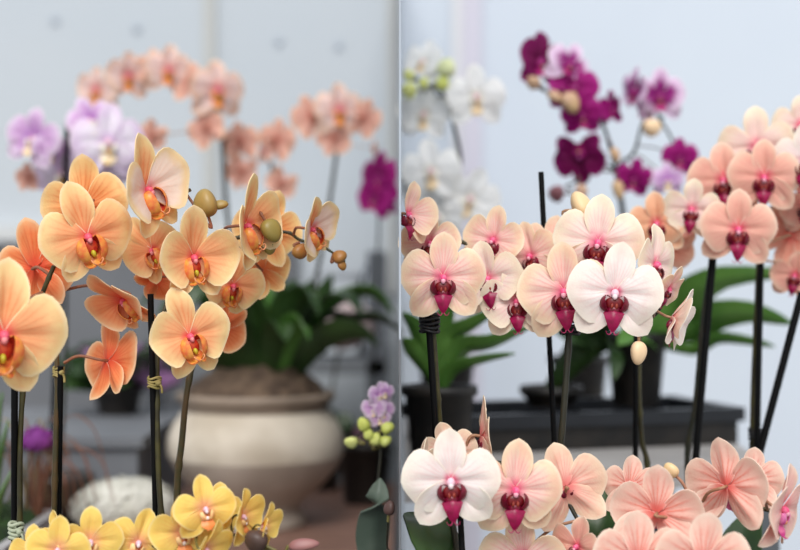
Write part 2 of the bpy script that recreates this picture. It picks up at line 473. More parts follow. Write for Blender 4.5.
# ------------------------------------------------------------------ colours of the varieties
PM=petal_mat
APR=PM('apricot petal',(252,190,136),(253,228,168),(242,86,92),(242,150,96),vs=.42,br=(.17,.02),mr=(.46,.96))
APS=PM('apricot sepal',(251,194,138),(253,228,168),(240,110,95),(240,140,84),vs=.6,br=(.20,.02),mr=(.46,.96),nveins=11)
APB=PM('apricot reverse',(248,180,114),(251,220,156),(236,120,70),(228,118,58),vs=.65,br=(.30,.02),mr=(.46,.96))
DAP=PM('deep apricot petal',(247,168,114),(250,210,158),(232,60,50),(238,120,72),vs=.5,br=(.34,.02),mr=(.66,1.02))
DAB=PM('deep apricot reverse',(243,150,94),(248,200,145),(230,72,48),(226,96,50),vs=.6,br=(.36,.02),mr=(.68,1.02))
PAP=PM('pale apricot petal',(251,236,222),(250,222,165),(240,120,125),(248,215,190),vs=.3,br=(.22,.02),mr=(.70,1.0))
BLP=PM('blush pink petal',(252,220,208),(252,228,196),(240,84,136),(243,164,160),vs=.6,br=(.20,.02),mr=(.46,.96))
BLB=PM('blush pink reverse',(249,212,194),(251,226,200),(236,120,120),(240,150,130),vs=.5,br=(.26,.03),mr=(.46,.96))
CRP=PM('cream blush petal',(252,234,224),(252,240,216),(240,90,140),(245,196,194),vs=.5,br=(.20,.02),mr=(.46,.96))
WHP=PM('white blush petal',(253,246,243),(253,246,236),(236,70,130),(246,205,205),vs=.4,br=(.13,.02),mr=(.46,.96))
WHB=PM('white blush reverse',(249,220,202),(250,228,206),(240,150,140),(244,185,165),vs=.4,br=(.26,.03))
SAL=PM('salmon petal',(246,194,174),(248,212,188),(232,55,105),(236,150,140),vs=.5,br=(.20,.02),mr=(.66,1.0))
SAB=PM('salmon reverse',(243,184,160),(248,208,184),(234,100,90),(234,136,116),vs=.75,br=(.24,.02),mr=(.46,.96),nveins=13)
ORP=PM('orange salmon petal',(248,196,158),(249,212,176),(228,60,90),(236,142,98),vs=.45,br=(.20,.02))
PKS=PM('pink salmon petal',(249,208,198),(250,220,202),(236,90,120),(240,165,160),vs=.5,br=(.28,.02),mr=(.66,1.0))
PKB=PM('pink salmon reverse',(248,206,190),(250,222,204),(234,92,84),(234,132,112),vs=.8,br=(.26,.02),mr=(.46,.96),nveins=12)
MAG=PM('magenta petal',(166,18,122),(186,48,146),(120,0,78),(130,0,95),vs=.4,br=(.30,.02))
DMG=PM('dark magenta petal',(122,8,82),(142,24,104),(92,0,58),(96,0,64),vs=.4,br=(.30,.02))
MGW=PM('pale edged magenta petal',(158,28,132),(236,214,236),(120,0,90),(186,70,160),vs=.5,br=(.34,.02),mr=(.42,.80))
LIL=PM('lilac petal',(228,188,228),(238,220,240),(186,112,200),(210,164,222),vs=.6,br=(.34,.03),mr=(.55,1.0))
LIW=PM('pale lilac petal',(249,243,250),(240,222,243),(230,200,236),(222,190,232),vs=.3,br=(.20,.03),mr=(.55,1.0))
WHT=PM('white petal',(252,252,251),(253,253,252),(248,246,232),(246,247,245),vs=.15,br=(.20,.02))
YEL=PM('yellow petal',(252,224,126),(252,226,122),(246,176,140),(244,192,90),vs=.45,br=(.30,.03),mr=(.6,1.0))
YEB=PM('yellow reverse',(250,208,78),(251,216,92),(242,170,84),(236,168,52),vs=.5,br=(.28,.02))
ROS=PM('rosy peach petal',(251,230,222),(248,214,186),(230,120,110),(240,180,170),vs=.4,br=(.30,.02))
ROB=PM('rosy peach reverse',(232,184,166),(242,200,170),(200,112,96),(206,142,124),vs=.4,br=(.30,.02))
# lips
def s(n,c,r=.4,c2=None,trans=.12): return plain(n,c,r,c2=c2,scale=14,trans=trans,spec=.4)
L_gold=[s('lip orange gold',(240,166,76),.35,(232,112,66)),s('lip red throat',(190,34,32),.4,(214,84,40)),s('lip amber tongue',(240,172,74),.4,(228,110,66)),
        s('lip yellow tongue',(238,196,90),.4),s('lip yellow callus',(206,190,52),.35,(196,60,30)),s('lip coral tendril',(238,160,112),.4)]
L_dark=[s('lip burgundy lobe',(122,10,44),.32,(92,4,28)),s('lip dark red throat',(98,8,26),.35,(120,22,24)),s('lip crimson tongue',(158,10,74),.35,(130,6,56)),
        s('lip crimson back',(168,30,88),.4),s('lip orange callus',(150,58,44),.35,(104,12,24)),s('lip crimson tendril',(170,40,90),.4)]
L_pink=[s('lip pink lobe',(226,130,176),.4,(214,80,150)),s('lip rose throat',(214,80,120),.4),s('lip rose tongue',(206,40,130),.4,(220,110,150)),
        s('lip rose back',(220,110,150),.4),s('lip peach callus',(230,150,90),.4),s('lip rose tendril',(206,60,130),.4)]
L_mag=[s('lip purple lobe',(150,14,104),.4),s('lip purple throat',(110,6,60),.4),s('lip purple tongue',(170,20,110),.4),s('lip purple back',(160,30,110),.4),
       s('lip tan callus',(190,140,90),.4),s('lip purple tendril',(150,20,100),.4)]
L_yel=[s('lip white lobe',(246,240,226),.4),s('lip yellow throat',(240,190,80),.4),s('lip golden tongue',(236,190,92),.4,(246,236,220)),s('lip cream back',(246,236,220),.4),
       s('lip gold callus',(230,170,50),.4),s('lip cream tendril',(244,230,200),.4)]
L_ora=[s('lip coral lobe',(248,214,150),.4,(244,170,120)),s('lip coral throat',(240,150,110),.4),s('lip tangerine tongue',(242,150,84),.4),s('lip tangerine back',(240,160,90),.4),
       s('lip white callus',(250,236,226),.4),s('lip tangerine tendril',(240,150,90),.4)]
C_rose=[s('column rose',(238,96,120),.4),s('anther cap rose',(246,150,150),.4)]
C_pink=[s('column pink',(236,80,130),.4,(244,130,165)),s('anther cap pale pink',(246,176,192),.35)]
C_whit=[s('column white',(246,200,214),.4),s('anther cap white',(250,228,230),.4)]
C_mag=[s('column magenta',(170,40,130),.4),s('anther cap magenta',(200,90,160),.4)]
# greens and the rest
PED_B=plain('pedicel reddish brown',(150,92,66),.5,(128,84,60),40)
PED_G=plain('pedicel olive green',(112,104,54),.5,(96,88,46),40)
PED_P=plain('pedicel pinkish green',(176,128,104),.5,(150,116,84),40)
PED_M=plain('pedicel purple brown',(96,62,64),.5,(84,70,56),40)
STEM_G=plain('spike dark olive',(64,60,26),.5,(46,42,20),60,spec=.4)
STEM_B=plain('spike brownish green',(84,64,34),.45,(62,58,30),60,spec=.4)
STEM_D=plain('spike dark green',(30,32,20),.5,(42,40,26),60)
STAKE=plain('black stake',(9,9,10),.6,spec=.12)
TIE=plain('raffia tie',(168,150,96),.8,(132,120,66),90)
TIEB=plain('black tie',(22,22,24),.45)
TIEL=plain('pale clip',(196,204,178),.4,trans=.3)
BUD_O=plain('olive bud',(136,120,56),.4,(170,136,80),9,stretch=(1,1,.3))
BUD_R=plain('reddish bud',(150,110,52),.4,(168,84,52),9)
BUD_P=plain('peach bud',(236,204,166),.45,(216,186,134),10,stretch=(1,1,.3))
BUD_L=plain('lime bud',(196,204,96),.45,(214,218,140),12)
BUD_C=plain('cream bud',(216,220,178),.45,(196,208,128),12)
BUD_D=plain('dark purple bud',(74,56,48),.45,(92,66,62),18,stretch=(1,1,.3))
BUD_M=plain('dusky pink bud',(122,76,84),.45,(150,104,98),12)
BUD_T=plain('tan bud',(182,146,126),.45,(196,164,120),12)
LEAF=plain('orchid leaf',(70,112,46),.38,(86,126,54),14,spec=.45,stretch=(1,.3,1))
LEAFD=plain('dark orchid leaf',(36,58,28),.4,(48,74,32),14,spec=.45)
LEAFG=plain('grey green leaf',(96,108,96),.45,(78,92,80),14)
POTC=plain('grower pot plastic',(38,35,33),.4,(46,42,39),20)
BARK=plain('potting bark',(70,52,38),.9,(40,30,24),70,bump=.6)
# kits:  petal, sepal, back, lips, column, lip style, pedicel
make_kit('apricot',APR,APS,APB,L_gold,C_rose,'golden',PED_B,shape='long')
make_kit('pale_apricot',PAP,APS,APB,L_gold,C_rose,'golden',PED_B,shape='long')
make_kit('deep_apricot',DAP,DAP,DAB,L_gold,C_rose,'golden',PED_B,shape='long')
make_kit('blush',BLP,BLP,BLB,L_dark,C_pink,'dark',PED_P)
make_kit('cream',CRP,CRP,BLB,L_dark,C_pink,'dark',PED_P)
make_kit('white_blush',WHP,WHP,WHB,L_dark,C_whit,'dark',PED_P)
make_kit('salmon',SAL,SAL,SAB,L_dark,C_pink,'dark',PED_P)
make_kit('orange_salmon',ORP,ORP,SAB,L_dark,C_pink,'dark',PED_P)
make_kit('pink_salmon',PKS,PKS,PKB,L_pink,C_pink,'small',PED_P)
make_kit('magenta',MAG,MAG,MAG,L_mag,C_mag,'small',PED_M)
make_kit('dark_magenta',DMG,DMG,DMG,L_mag,C_mag,'small',PED_M)
make_kit('edged_magenta',MGW,MGW,MGW,L_mag,C_mag,'small',PED_M)
make_kit('lilac',LIL,LIL,LIL,L_yel,C_whit,'small',PED_G)
make_kit('pale_lilac',LIW,LIW,LIW,L_yel,C_whit,'small',PED_G)
make_kit('white',WHT,WHT,WHT,L_yel,C_whit,'small',PED_G)
make_kit('yellow',YEL,YEL,YEB,L_ora,C_whit,'small',PED_G,shape='slim')
make_kit('rosy',ROS,ROS,ROB,L_gold,C_pink,'small',PED_P)
# ------------------------------------------------------------------ the setting: two greenhouse bays divided by a panel
WALL_L=plain('grey white wall panel',(184,191,197),.8,(187,193,198),2.0,bump=0,spec=.2)
WALL_R=plain('blue white wall panel',(198,206,216),.8,(201,209,218),2.0,spec=.2)
SEAM=plain('wall batten',(180,181,178),.7)
SEAMR=plain('wall post',(199,196,208),.7)
SEAMW=plain('wall post edge',(214,214,216),.7)
SCREW=plain('screw cap',(170,178,188),.5)
PART_M=plain('divider panel',(176,184,193),.8)
DADO=plain('grey lower panel',(108,110,114),.8,(100,102,106),3)
FLOOR=plain('concrete floor',(126,124,120),.9,(112,110,108),6)
BENCH=plain('galvanised bench',(120,124,126),.5,(108,112,114),12,metal=.3)
LEGM=plain('bench leg steel',(98,102,106),.5,metal=.4)
WOOD=plain('reddish brown plank',(146,112,98),.6,(116,88,76),9,stretch=(1,8,8),bump=.2)
GREYP=plain('grey plinth',(116,119,124),.7,(108,111,116),5)
STAGE=plain('warm grey stage top',(168,165,163),.6,(156,153,151),8)
BLACKT=plain('black tray plastic',(22,25,30),.4,(28,31,36),20)
BLACKP=plain('black pot plastic',(34,30,26),.5,(18,17,16),30)
def struct(name,mb,mat,loc=None):
    o=mb.build(name,mat,None,loc,smooth=False); o['kind']='structure'; return o
m=MB(); m.box((-3,-.6,-.05),(3,3.75,0)); struct('floor',m,FLOOR)
m=MB(); m.box((-3,3.6,0),(0,3.7,3.4)); struct('wall_back_left',m,WALL_L)
m=MB(); m.box((0,3.6,0),(3,3.7,3.4)); struct('wall_back_right',m,WALL_R)
m=MB(); m.box((-.0008,1.30,1.19),(.0008,3.6,2.05)); m.box((-.0008,1.30,0),(.0008,3.6,1.19),1); struct('wall_partition',m,[PART_M,DADO])
def wx(px): return (px-400)*3.6/F
m=MB(); m.box((wx(204),3.585,1.36),(wx(216),3.6,3.4)); struct('trim_1',m,SEAM)
m=MB(); m.box((wx(388),3.58,1.20),(wx(396),3.6,3.4)); struct('trim_2',m,SEAM)
m=MB(); m.box((wx(462),3.57,0),(wx(481),3.6,3.4)); struct('trim_3',m,SEAMR)
m=MB(); m.box((wx(452),3.58,0),(wx(462),3.6,3.4)); struct('trim_4',m,SEAMW)
m=MB(); m.box((wx(-60),3.575,0),(wx(300),3.6,1.335)); struct('trim_5',m,DADO)
m=MB(); m.box((wx(-60),3.56,1.335),(wx(300),3.6,1.375)); struct('trim_6',m,plain('pale rail',(196,198,198),.7))
for i,(px,py) in enumerate(((55,20),(137,28),(279,41),(339,45))):
    c=P(px,py,3.6)
    m=MB(); m.tube([c,c+Vector((0,-.006,0))],.010,16); m.tube([c+Vector((0,-.006,0)),c+Vector((0,-.009,0))],.006,12)
    tag(m.build('screw_cap',SCREW,None,c),('grey round screw cap high on the wall panel, %s'%['first from its outer end','second from its outer end','just past the batten','nearest the divider'][i]),'screw',group='screw caps on the wall panel')

def bench(name,label,x0,x1,y0,y1,z,mat,h=.03,poly=None):
    o=thing(name,label,'bench',((x0+x1)/2,(y0+y1)/2,0))
    m=MB()
    if poly:
        for zz,fl in ((z,False),(z-h,True)): m.cap([Vector((a,b,zz)) for a,b in poly],0,flip=fl)
        n=len(poly)
        for i in range(n):
            a,b=poly[i],poly[(i+1)%n]
            m.cap([Vector((a[0],a[1],z-h)),Vector((b[0],b[1],z-h)),Vector((b[0],b[1],z)),Vector((a[0],a[1],z))])
    else:
        m.box((x0,y0,z-h),(x1,y1,z))
        for a in ((x0,y0,x1,y0+.012),(x0,y1-.012,x1,y1)): m.box((a[0],a[1],z-h-.03),(a[2],a[3],z-h))
    m.build('bench_top',mat,o,smooth=False)
    for a in ((x0+.04,y0+.04),(x1-.04,y0+.04),(x0+.04,y1-.04),(x1-.04,y1-.04)):
        m=MB(); m.box((a[0]-.018,a[1]-.018,0),(a[0]+.018,a[1]+.018,z-h)); m.build('leg',LEGM,o,smooth=False)
    return o
bench('plant_bench','low galvanised plant bench under the apricot and yellow orchids',-.62,-.008,1.02,1.60,.73,BENCH)
bench('plant_bench','low galvanised plant bench under the blush pink orchids',.008,.70,1.02,1.69,.73,BENCH)
bench('stage_bench','warm grey raised stage carrying the black pot tray',.012,.50,1.74,2.5,1.0,STAGE,poly=[(.006,1.72),(.49,1.88),(.52,2.5),(.006,2.5)])
# plank bench of the grey bay
o=thing('plank_bench','low bench of reddish brown planks under the stone urn','bench',(-.5,2.2,0))
for i in range(8):
    y0=1.67+i*.138
    m=MB(); m.box((-.98,y0,.815),(-.01,y0+.132,.84)); m.build('plank',WOOD,o,smooth=False)
for a in ((-.93,1.72),(-.06,1.72),(-.93,2.70),(-.06,2.70)):
    m=MB(); m.box((a[0]-.03,a[1]-.03,0),(a[0]+.03,a[1]+.03,.815)); m.build('leg',WOOD,o,smooth=False)
# grey plinth
m=MB(); m.box((-.92,2.24,.8401),(-.42,2.73,.985)); m.box((-.93,2.23,.975),(-.41,2.74,.99))
tag(m.build('plinth',GREYP,None,(-.65,2.48,.84),smooth=False),'flat grey plinth beside the stone urn','plinth')
# rear rack with pale boxes
o=thing('storage_rack','dim grey storage rack by the back wall','rack',(-.4,3.2,0))
m=MB(); m.box((-.62,2.95,1.04),(-.02,3.45,1.07)); m.build('shelf_board',plain('rack board',(112,116,120),.6),o,smooth=False)
m=MB(); m.box((-.62,2.95,.78),(-.02,3.45,.80)); m.build('shelf_board',bpy.data.materials['rack board'],o,smooth=False)
for a in ((-.60,2.97),(-.05,2.97),(-.60,3.43),(-.05,3.43)):
    m=MB(); m.box((a[0]-.02,a[1]-.02,0),(a[0]+.02,a[1]+.02,1.30 if a[0]>-.1 else 1.10)); m.build('rack_post',plain('rack post',(92,96,102),.5) if 'rack post' not in bpy.data.materials else bpy.data.materials['rack post'],o,smooth=False)
def crate(label,x0,x1,y0,y1,z0,z1,c):
    o=thing('crate',label,'crate',((x0+x1)/2,(y0+y1)/2,z0)); mt=plain('crate '+label[:14],c,.7)
    m=MB(); t=.008
    m.box((x0,y0,z0),(x1,y1,z0+t)); m.box((x0,y0,z0),(x1,y0+t,z1)); m.box((x0,y1-t,z0),(x1,y1,z1)); m.box((x0,y0,z0),(x0+t,y1,z1)); m.box((x1-t,y0,z0),(x1,y1,z1))
    m.build('crate_body',mt,o,smooth=False)
    m=MB(); m.box((x0-.006,y0-.006,z1-.02),(x1+.006,y0,z1+.002)); m.box((x0-.006,y1,z1-.02),(x1+.006,y1+.006,z1+.002)); m.box((x0-.006,y0,z1-.02),(x0,y1,z1+.002)); m.box((x1,y0,z1-.02),(x1+.006,y1,z1+.002))
    m.build('crate_rim',mt,o,smooth=False)
crate('pale grey crate on the storage rack',-.19,-.085,3.05,3.35,1.0701,1.27,(186,192,198))
crate('mid grey crate at the outer end of the storage rack',-.42,-.24,3.05,3.35,1.0701,1.19,(150,156,160))
# black pot tray on the stage
o=thing('pot_tray','black plastic pot tray on the warm grey stage','tray',(.28,2.08,1.0))
rot=Matrix.Rotation(R(17),3,'Z'); pv=Vector((.075,1.95,1.0))
def rb(m,lo,hi): m.box(lo,hi,rot=rot,piv=pv)
x0,y0,L,W=.075,1.95,.44,.20
m=MB(); rb(m,(x0,y0,1.0002),(x0+L,y0+W,1.006))
for i in range(9):
    xx=x0+L*i/8-.004; rb(m,(max(x0,xx),y0,1.006),(min(x0+L,xx+.008),y0+W,1.036))
for j in range(4):
    yy=y0+W*j/3-.004; rb(m,(x0,max(y0,yy),1.006),(x0+L,min(y0+W,yy+.008),1.036))
for lo,hi in (((x0-.004,y0-.004,1.0002),(x0+L+.004,y0+.002,1.034)),((x0-.004,y0+W-.002,1.0002),(x0+L+.004,y0+W+.004,1.034)),((x0-.004,y0+.002,1.0002),(x0+.002,y0+W-.002,1.034)),((x0+L-.002,y0+.002,1.0002),(x0+L+.004,y0+W-.002,1.034))): rb(m,lo,hi)
m.build('tray_body',BLACKP,o,smooth=False)
m=MB(); h=.012
for lo,hi in (((x0-h,y0-h,1.034),(x0+L+h,y0+.006,1.054)),((x0-h,y0+W-.006,1.034),(x0+L+h,y0+W+h,1.054)),((x0-h,y0+.006,1.034),(x0+.006,y0+W-.006,1.054)),((x0+L-.006,y0+.006,1.034),(x0+L+h,y0+W-.006,1.054))): rb(m,lo,hi)
m.build('tray_rim',BLACKT,o,smooth=False)
def tray_pt(u,v): return pv+rot@Vector((u,v,0))
# ------------------------------------------------------------------ left bay, front: apricot orchids in focus
zb=.7301
def low_leaves(pl,c,n,seed,mat=LEAF,ln=.10,w=.045,z=.855):
    rnd=random.Random(seed)
    for i in range(n):
        a=PI/2+PI*i+rnd.uniform(-.5,.5)
        d=Vector((math.cos(a)*.55,math.sin(a),0)).normalized()
        b=Vector((c[0],c[1],z))
        pl.leaf([b+d*.008,b+d*ln*.45+Vector((0,0,.030)),b+d*ln*.8+Vector((0,0,.028)),b+d*ln+Vector((0,0,.012))],w,mat)
px=lambda x,Y:(x-400)*Y/F
A=Plant('apricot_orchid',"apricot orchid with two black stakes, its biggest flower cut by the photo's left edge",'orchid',(px(38,1.44),1.44,zb))
A.pot((A.base.x,1.44,zb),.045,.058,.125,POTC,BARK); low_leaves(A,A.base,2,1)
top=.84
A.spike([(A.base.x-.015,1.43,top),P(20,545,1.40),P(21,420,1.40),P(30,330,1.40),P(43,292,1.375),P(54,266,1.375)],.0030,.0022,STEM_G,nodes=9)
A.stake((A.base.x-.020,1.425,.80),P(14.5,372,1.392),.0034,STAKE)
A.tie(P(16,531,1.397),.0052,TIEL,.014)
A.spike([(A.base.x+.015,1.44,top),P(54,520,1.41),P(56,430,1.41),P(57,365,1.415),P(50,290,1.43),P(57,262,1.43),P(72,232,1.44),P(98,208,1.44),P(122,197,1.43),P(150,206,1.43),P(178,196,1.41),P(190,190,1.40)],.0030,.0016,STEM_B,nodes=11)
A.stake((A.base.x+.020,1.435,.80),P(60.5,366,1.408),.0030,STAKE)
A.tie(P(58.5,372,1.412),.0042,TIE,.008)
A.flower(3,334,132,10,3,6,1.26,'apricot',0)
A.flower(36,268,88,160,-6,14,1.41,'deep_apricot',1)
A.flower(87,236,98,14,6,-16,1.36,'apricot',0)
A.flower(84,208,92,172,-8,10,1.405,'apricot',1)
A.flower(145,190,96,49,-4,-20,1.37,'pale_apricot',3)
A.flower(108,361,84,126,10,18,1.42,'deep_apricot',1,attach=P(64,363,1.415))
A.flower(124,299,74,-38,40,-25,1.395,'deep_apricot',3,attach=P(53,293,1.43))
A.flower(153,250,68,-26,8,-30,1.415,'apricot',1)
A.bud(206,203,25,29,1.40,BUD_O,-10,PED_B,attach=P(187,195,1.405))
A.bud(221,205,10,15,1.405,BUD_O,80,PED_B,attach=P(212,205,1.402),name='small_bud')
C=Plant('apricot_orchid','apricot orchid with green buds at its arching tip, in front of the stone urn','orchid',(px(172,1.42),1.42,zb))
C.pot((C.base.x,1.42,zb),.045,.058,.125,POTC,BARK); low_leaves(C,C.base,2,2)
C.spike([(C.base.x-.006,1.42,top),P(163,548,1.392),P(158.5,470,1.392),P(157,384,1.394),P(160,330,1.41),P(176,280,1.43),P(205,250,1.44),P(245,236,1.45),P(285,232,1.45),P(300,240,1.45),P(325,248,1.45),P(345,262,1.45)],.0032,.0012,STEM_G,nodes=11)
C.stake((C.base.x-.010,1.41,.80),P(150.5,294,1.385),.0031,STAKE)
C.tie(P(154.5,382.5,1.388),.0050,TIE,.009)
C.spike([(C.base.x+.010,1.43,top),P(177,505,1.44),P(182,440,1.44),P(189,380,1.44),P(205,330,1.46),P(226,285,1.47),P(245,255,1.48),P(262,240,1.48)],.0040,.0018,STEM_B,nodes=12)
C.flower(193,257,88,20,4,-4,1.385,'apricot',3)
C.flower(189,336,88,18,-2,-14,1.365,'apricot',1)
C.flower(244,226,90,62,0,-18,1.40,'apricot',3)
C.flower(268,232,74,196,-6,-10,1.47,'apricot',1)
C.flower(310,229,66,56,8,-30,1.43,'pale_apricot',3)
C.flower(233,285,66,14,18,8,1.44,'apricot',1)
C.flower(221,327,60,190,0,150,1.47,'deep_apricot',1)
C.flower(262,270,60,170,4,20,1.50,'apricot',1)
C.flower(156,279,48,200,14,-60,1.455,'deep_apricot',0)
C.bud(271,231,21,25,1.405,BUD_O,150,PED_B,attach=P(266,220,1.43))
C.bud(269,247,14,16,1.42,BUD_O,170,PED_B,attach=P(272,240,1.45),name='small_bud')
C.bud(300,252,18,15,1.45,BUD_R,140,PED_B,attach=P(300,242,1.45),name='small_bud')
C.bud(340,257,14,15,1.45,BUD_R,60,PED_B,attach=P(334,252,1.45))
C.bud(342,266,9,10,1.45,BUD_R,150,PED_B,attach=P(340,258,1.45),name='small_bud')
# yellow orchids in front
D=Plant('yellow_orchid','small yellow orchid with a dark bud, in front of the stone urn','orchid',(px(200,1.24),1.24,zb))
D.pot((D.base.x,1.24,zb),.035,.046,.11,POTC,BARK); low_leaves(D,D.base,2,3,ln=.08,w=.035,z=.835)
D.spike([(D.base.x,1.24,.83),P(165,640,1.27),P(160,575,1.30),P(185,540,1.32),P(215,532,1.32),P(235,536,1.31),P(262,548,1.30),P(285,552,1.29),P(298,547,1.29)],.0022,.0012,STEM_D,nodes=8)
D.flower(205,508,66,16,2,-8,1.285,'yellow',0)
D.flower(216,512,59,30,0,8,1.33,'yellow',1)
D.flower(241,516,57,62,0,-14,1.30,'yellow',3)
D.flower(262,526,50,70,6,-6,1.29,'yellow',3)
D.flower(138,542,68,16,0,22,1.31,'yellow',0)
D.flower(183,532,71,6,8,-6,1.30,'yellow',1)
D.flower(204,549,64,60,10,0,1.27,'yellow',3)
D.bud(256,540,23,24,1.275,BUD_D,-60,PED_G,attach=P(246,541,1.30))
D.bud(304,545,13,31,1.29,BUD_M,84,PED_G,attach=P(286,551,1.29))
E=Plant('yellow_orchid','small yellow orchid cut by the lower edge, in front of the planter box','orchid',(px(62,1.24),1.24,zb))
E.pot((E.base.x,1.24,zb),.035,.046,.11,POTC,BARK); low_leaves(E,E.base,2,4,ln=.08,w=.035,z=.835)
E.spike([(E.base.x,1.24,.83),P(50,640,1.27),P(46,580,1.30),P(60,556,1.31),P(85,556,1.31),P(110,566,1.30)],.0022,.0012,STEM_D,nodes=8)
E.flower(90,541,68,10,0,2,1.29,'yellow',1)
E.flower(58,549,66,-8,4,6,1.275,'yellow',0)
E.flower(66,541,62,-60,0,-20,1.32,'yellow',3)
E.flower(36,553,57,-20,0,-6,1.30,'yellow',1)
# small lilac orchid by the divider
G=Plant('lilac_orchid','small lilac orchid with lime buds beside the divider panel','orchid',(px(360,1.55),1.55,zb))
G.pot((G.base.x-.012,1.55,zb),.030,.038,.10,POTC,BARK)
G.spike([(G.base.x-.012,1.55,.82),P(366,560,1.58),P(378,480,1.60),P(381,440,1.61),P(377,425,1.62),P(362,432,1.62),P(352,441,1.62)],.0016,.001,STEM_D)
G.spike([P(381,440,1.61),P(383,420,1.62),P(384,398,1.63)],.0012,.001,STEM_D)
for x,y,w,yw,v in ((380,395,27,20,0),(374,408,27,-20,1),(384,410,24,20,0),(385,392,20,10,2),(380,418,22,0,1)): G.flower(x,y,w,yw,5,0,1.61,'lilac',v,small=True)
for x,y,w in ((364,424,13),(369,434,11),(351,442,12),(376,439,12),(388,428,12),(386,441,11)): G.bud(x,y,w,w*1.15,1.60,BUD_L,(x-372)*4,PED_G)
G.leaf([P(372,565,1.53),P(374,535,1.52),P(378,505,1.51),P(380,478,1.52)],.036,LEAFG,fold=.4)
G.spike([(G.base.x-.008,1.54,.82),P(388,570,1.46),P(387,545,1.45),P(388,522,1.44)],.0014,.001,STEM_D,attach=False)
G.bud(390,508,12,15,1.44,BUD_D,10,PED_G,attach=P(388,522,1.44),name='dark_bud')

# ------------------------------------------------------------------ left bay, rear
URN=plain('mottled stone glaze',(204,193,180),.5,(172,160,147),9,bump=.3,spec=.4)
URNL=plain('urn band',(206,196,180),.45,(180,168,150),10,bump=.2)
MOSS=plain('dry moss',(104,86,70),.95,(70,56,46),40,bump=1.0)
uc=Vector((px(256,2.3),2.3,.8401))
U=Plant('urn_of_orchids','mottled beige stone urn planted with tall arching peach orchids','urn',uc)
m=MB(); m.lathe([(.080,0),(.084,.006),(.080,.016),(.070,.028),(.078,.040),(.105,.062),(.130,.090),(.143,.115)],uc,48)
m.lathe([(.143,.115),(.1455,.130),(.143,.148),(.135,.168),(.124,.182),(.119,.190)],uc,48,1)
URNR=plain('urn rim',(150,134,118),.6,(126,112,98),12,bump=.3)
m.lathe([(.119,.190),(.118,.198),(.128,.206),(.131,.214),(.127,.219),(.117,.217),(.108,.20),(.001,.195)],uc,48,2)
m.build('urn_body',[URN,URNL,URNR],U.o)
m=MB(); rows=[]
for i in range(11):
    f=i/10
    rows.append([uc+Vector((.116*math.cos(.5*PI*f)*math.cos(a),.116*math.cos(.5*PI*f)*math.sin(a),.203+.062*math.sin(.5*PI*f)))+Vector((0,0,.016*noise.noise(Vector((7*math.cos(a)*(1-f),7*math.sin(a)*(1-f),f*9))))) for a in [2*PI*k/40 for k in range(40)]])
m.grid(rows,0,closed=True); m.build('dry_moss',MOSS,U.o)
rnd=random.Random(5)
for i in range(26):
    a=2*PI*i/26+rnd.uniform(-.1,.1); ln=rnd.uniform(.11,.19); up=rnd.uniform(.05,.17)
    d=Vector((math.cos(a),math.sin(a)*.8,0)); b=uc+Vector((.02,.0,.235))+d*.03
    U.leaf([b,b+d*ln*.4+Vector((0,0,up*.8)),b+d*ln*.8+Vector((0,0,up)),b+d*ln*1.05+Vector((0,0,up*.75))],rnd.uniform(.04,.055),LEAFD if i%7 else LEAF,n=9,nx=5,roll=rnd.uniform(-50,50))
for i in range(16):
    a=2*PI*i/16+.2; ln=rnd.uniform(.03,.10)
    d=Vector((math.cos(a),math.sin(a)*.8,0)); b=uc+Vector((.03,.0,.235))+d*.02
    U.leaf([b,b+d*ln*.5+Vector((0,0,.09)),b+d*ln+Vector((0,0,rnd.uniform(.10,.18)))],.05,LEAFD,n=9,nx=5,roll=rnd.uniform(-70,70))
st=uc+Vector((0,0,.24))
U.spike([st+Vector((-.02,0,0)),P(236,300,2.3),P(226,200,2.3),P(221,125,2.3),P(208,86,2.3),P(172,68,2.3),P(130,72,2.3),P(102,88,2.3),P(92,104,2.3)],.0045,.0022,STEM_D)
U.spike([st+Vector((.03,0,0)),P(304,330,2.3),P(325,230,2.3),P(337,150,2.3),P(342,118,2.31),P(330,100,2.33)],.0045,.0022,STEM_D)
U.spike([st+Vector((.01,.02,0)),P(272,300,2.38),P(271,210,2.38),P(271,160,2.38),P(262,130,2.38)],.004,.002,STEM_D)
for x,y,w,yw,pt,ro,v in ((128,76,42,10,10,0,1),(168,70,44,15,5,5,0),(217,90,52,20,5,0,0),(97,90,40,-30,10,10,1),(152,66,30,170,0,0,1),(190,82,36,150,10,0,1),
        (206,128,36,160,0,30,1),(152,136,28,190,0,150,1),(100,108,32,170,0,0,0)):
    U.flower(x,y,w*1.15,yw,pt,ro,2.28,'rosy',v,small=True)
for x,y,w,yw,pt,ro,v in ((339,110,48,15,0,0,0),(312,116,40,190,0,20,1),(363,118,36,160,0,-20,1),(334,138,34,180,5,160,1),(372,148,18,80,0,20,3)):
    U.flower(x,y,w*1.12,yw,pt,ro,2.29,'rosy',v,small=True)
for x,y,w,yw,pt,ro,v in ((240,141,40,175,0,10,1),(276,140,44,150,0,-10,1),(241,172,36,190,10,160,1),(281,184,34,170,0,150,0),(262,152,26,60,0,0,3)):
    U.flower(x,y,w,yw,pt,ro,2.36,'rosy',v,small=True)
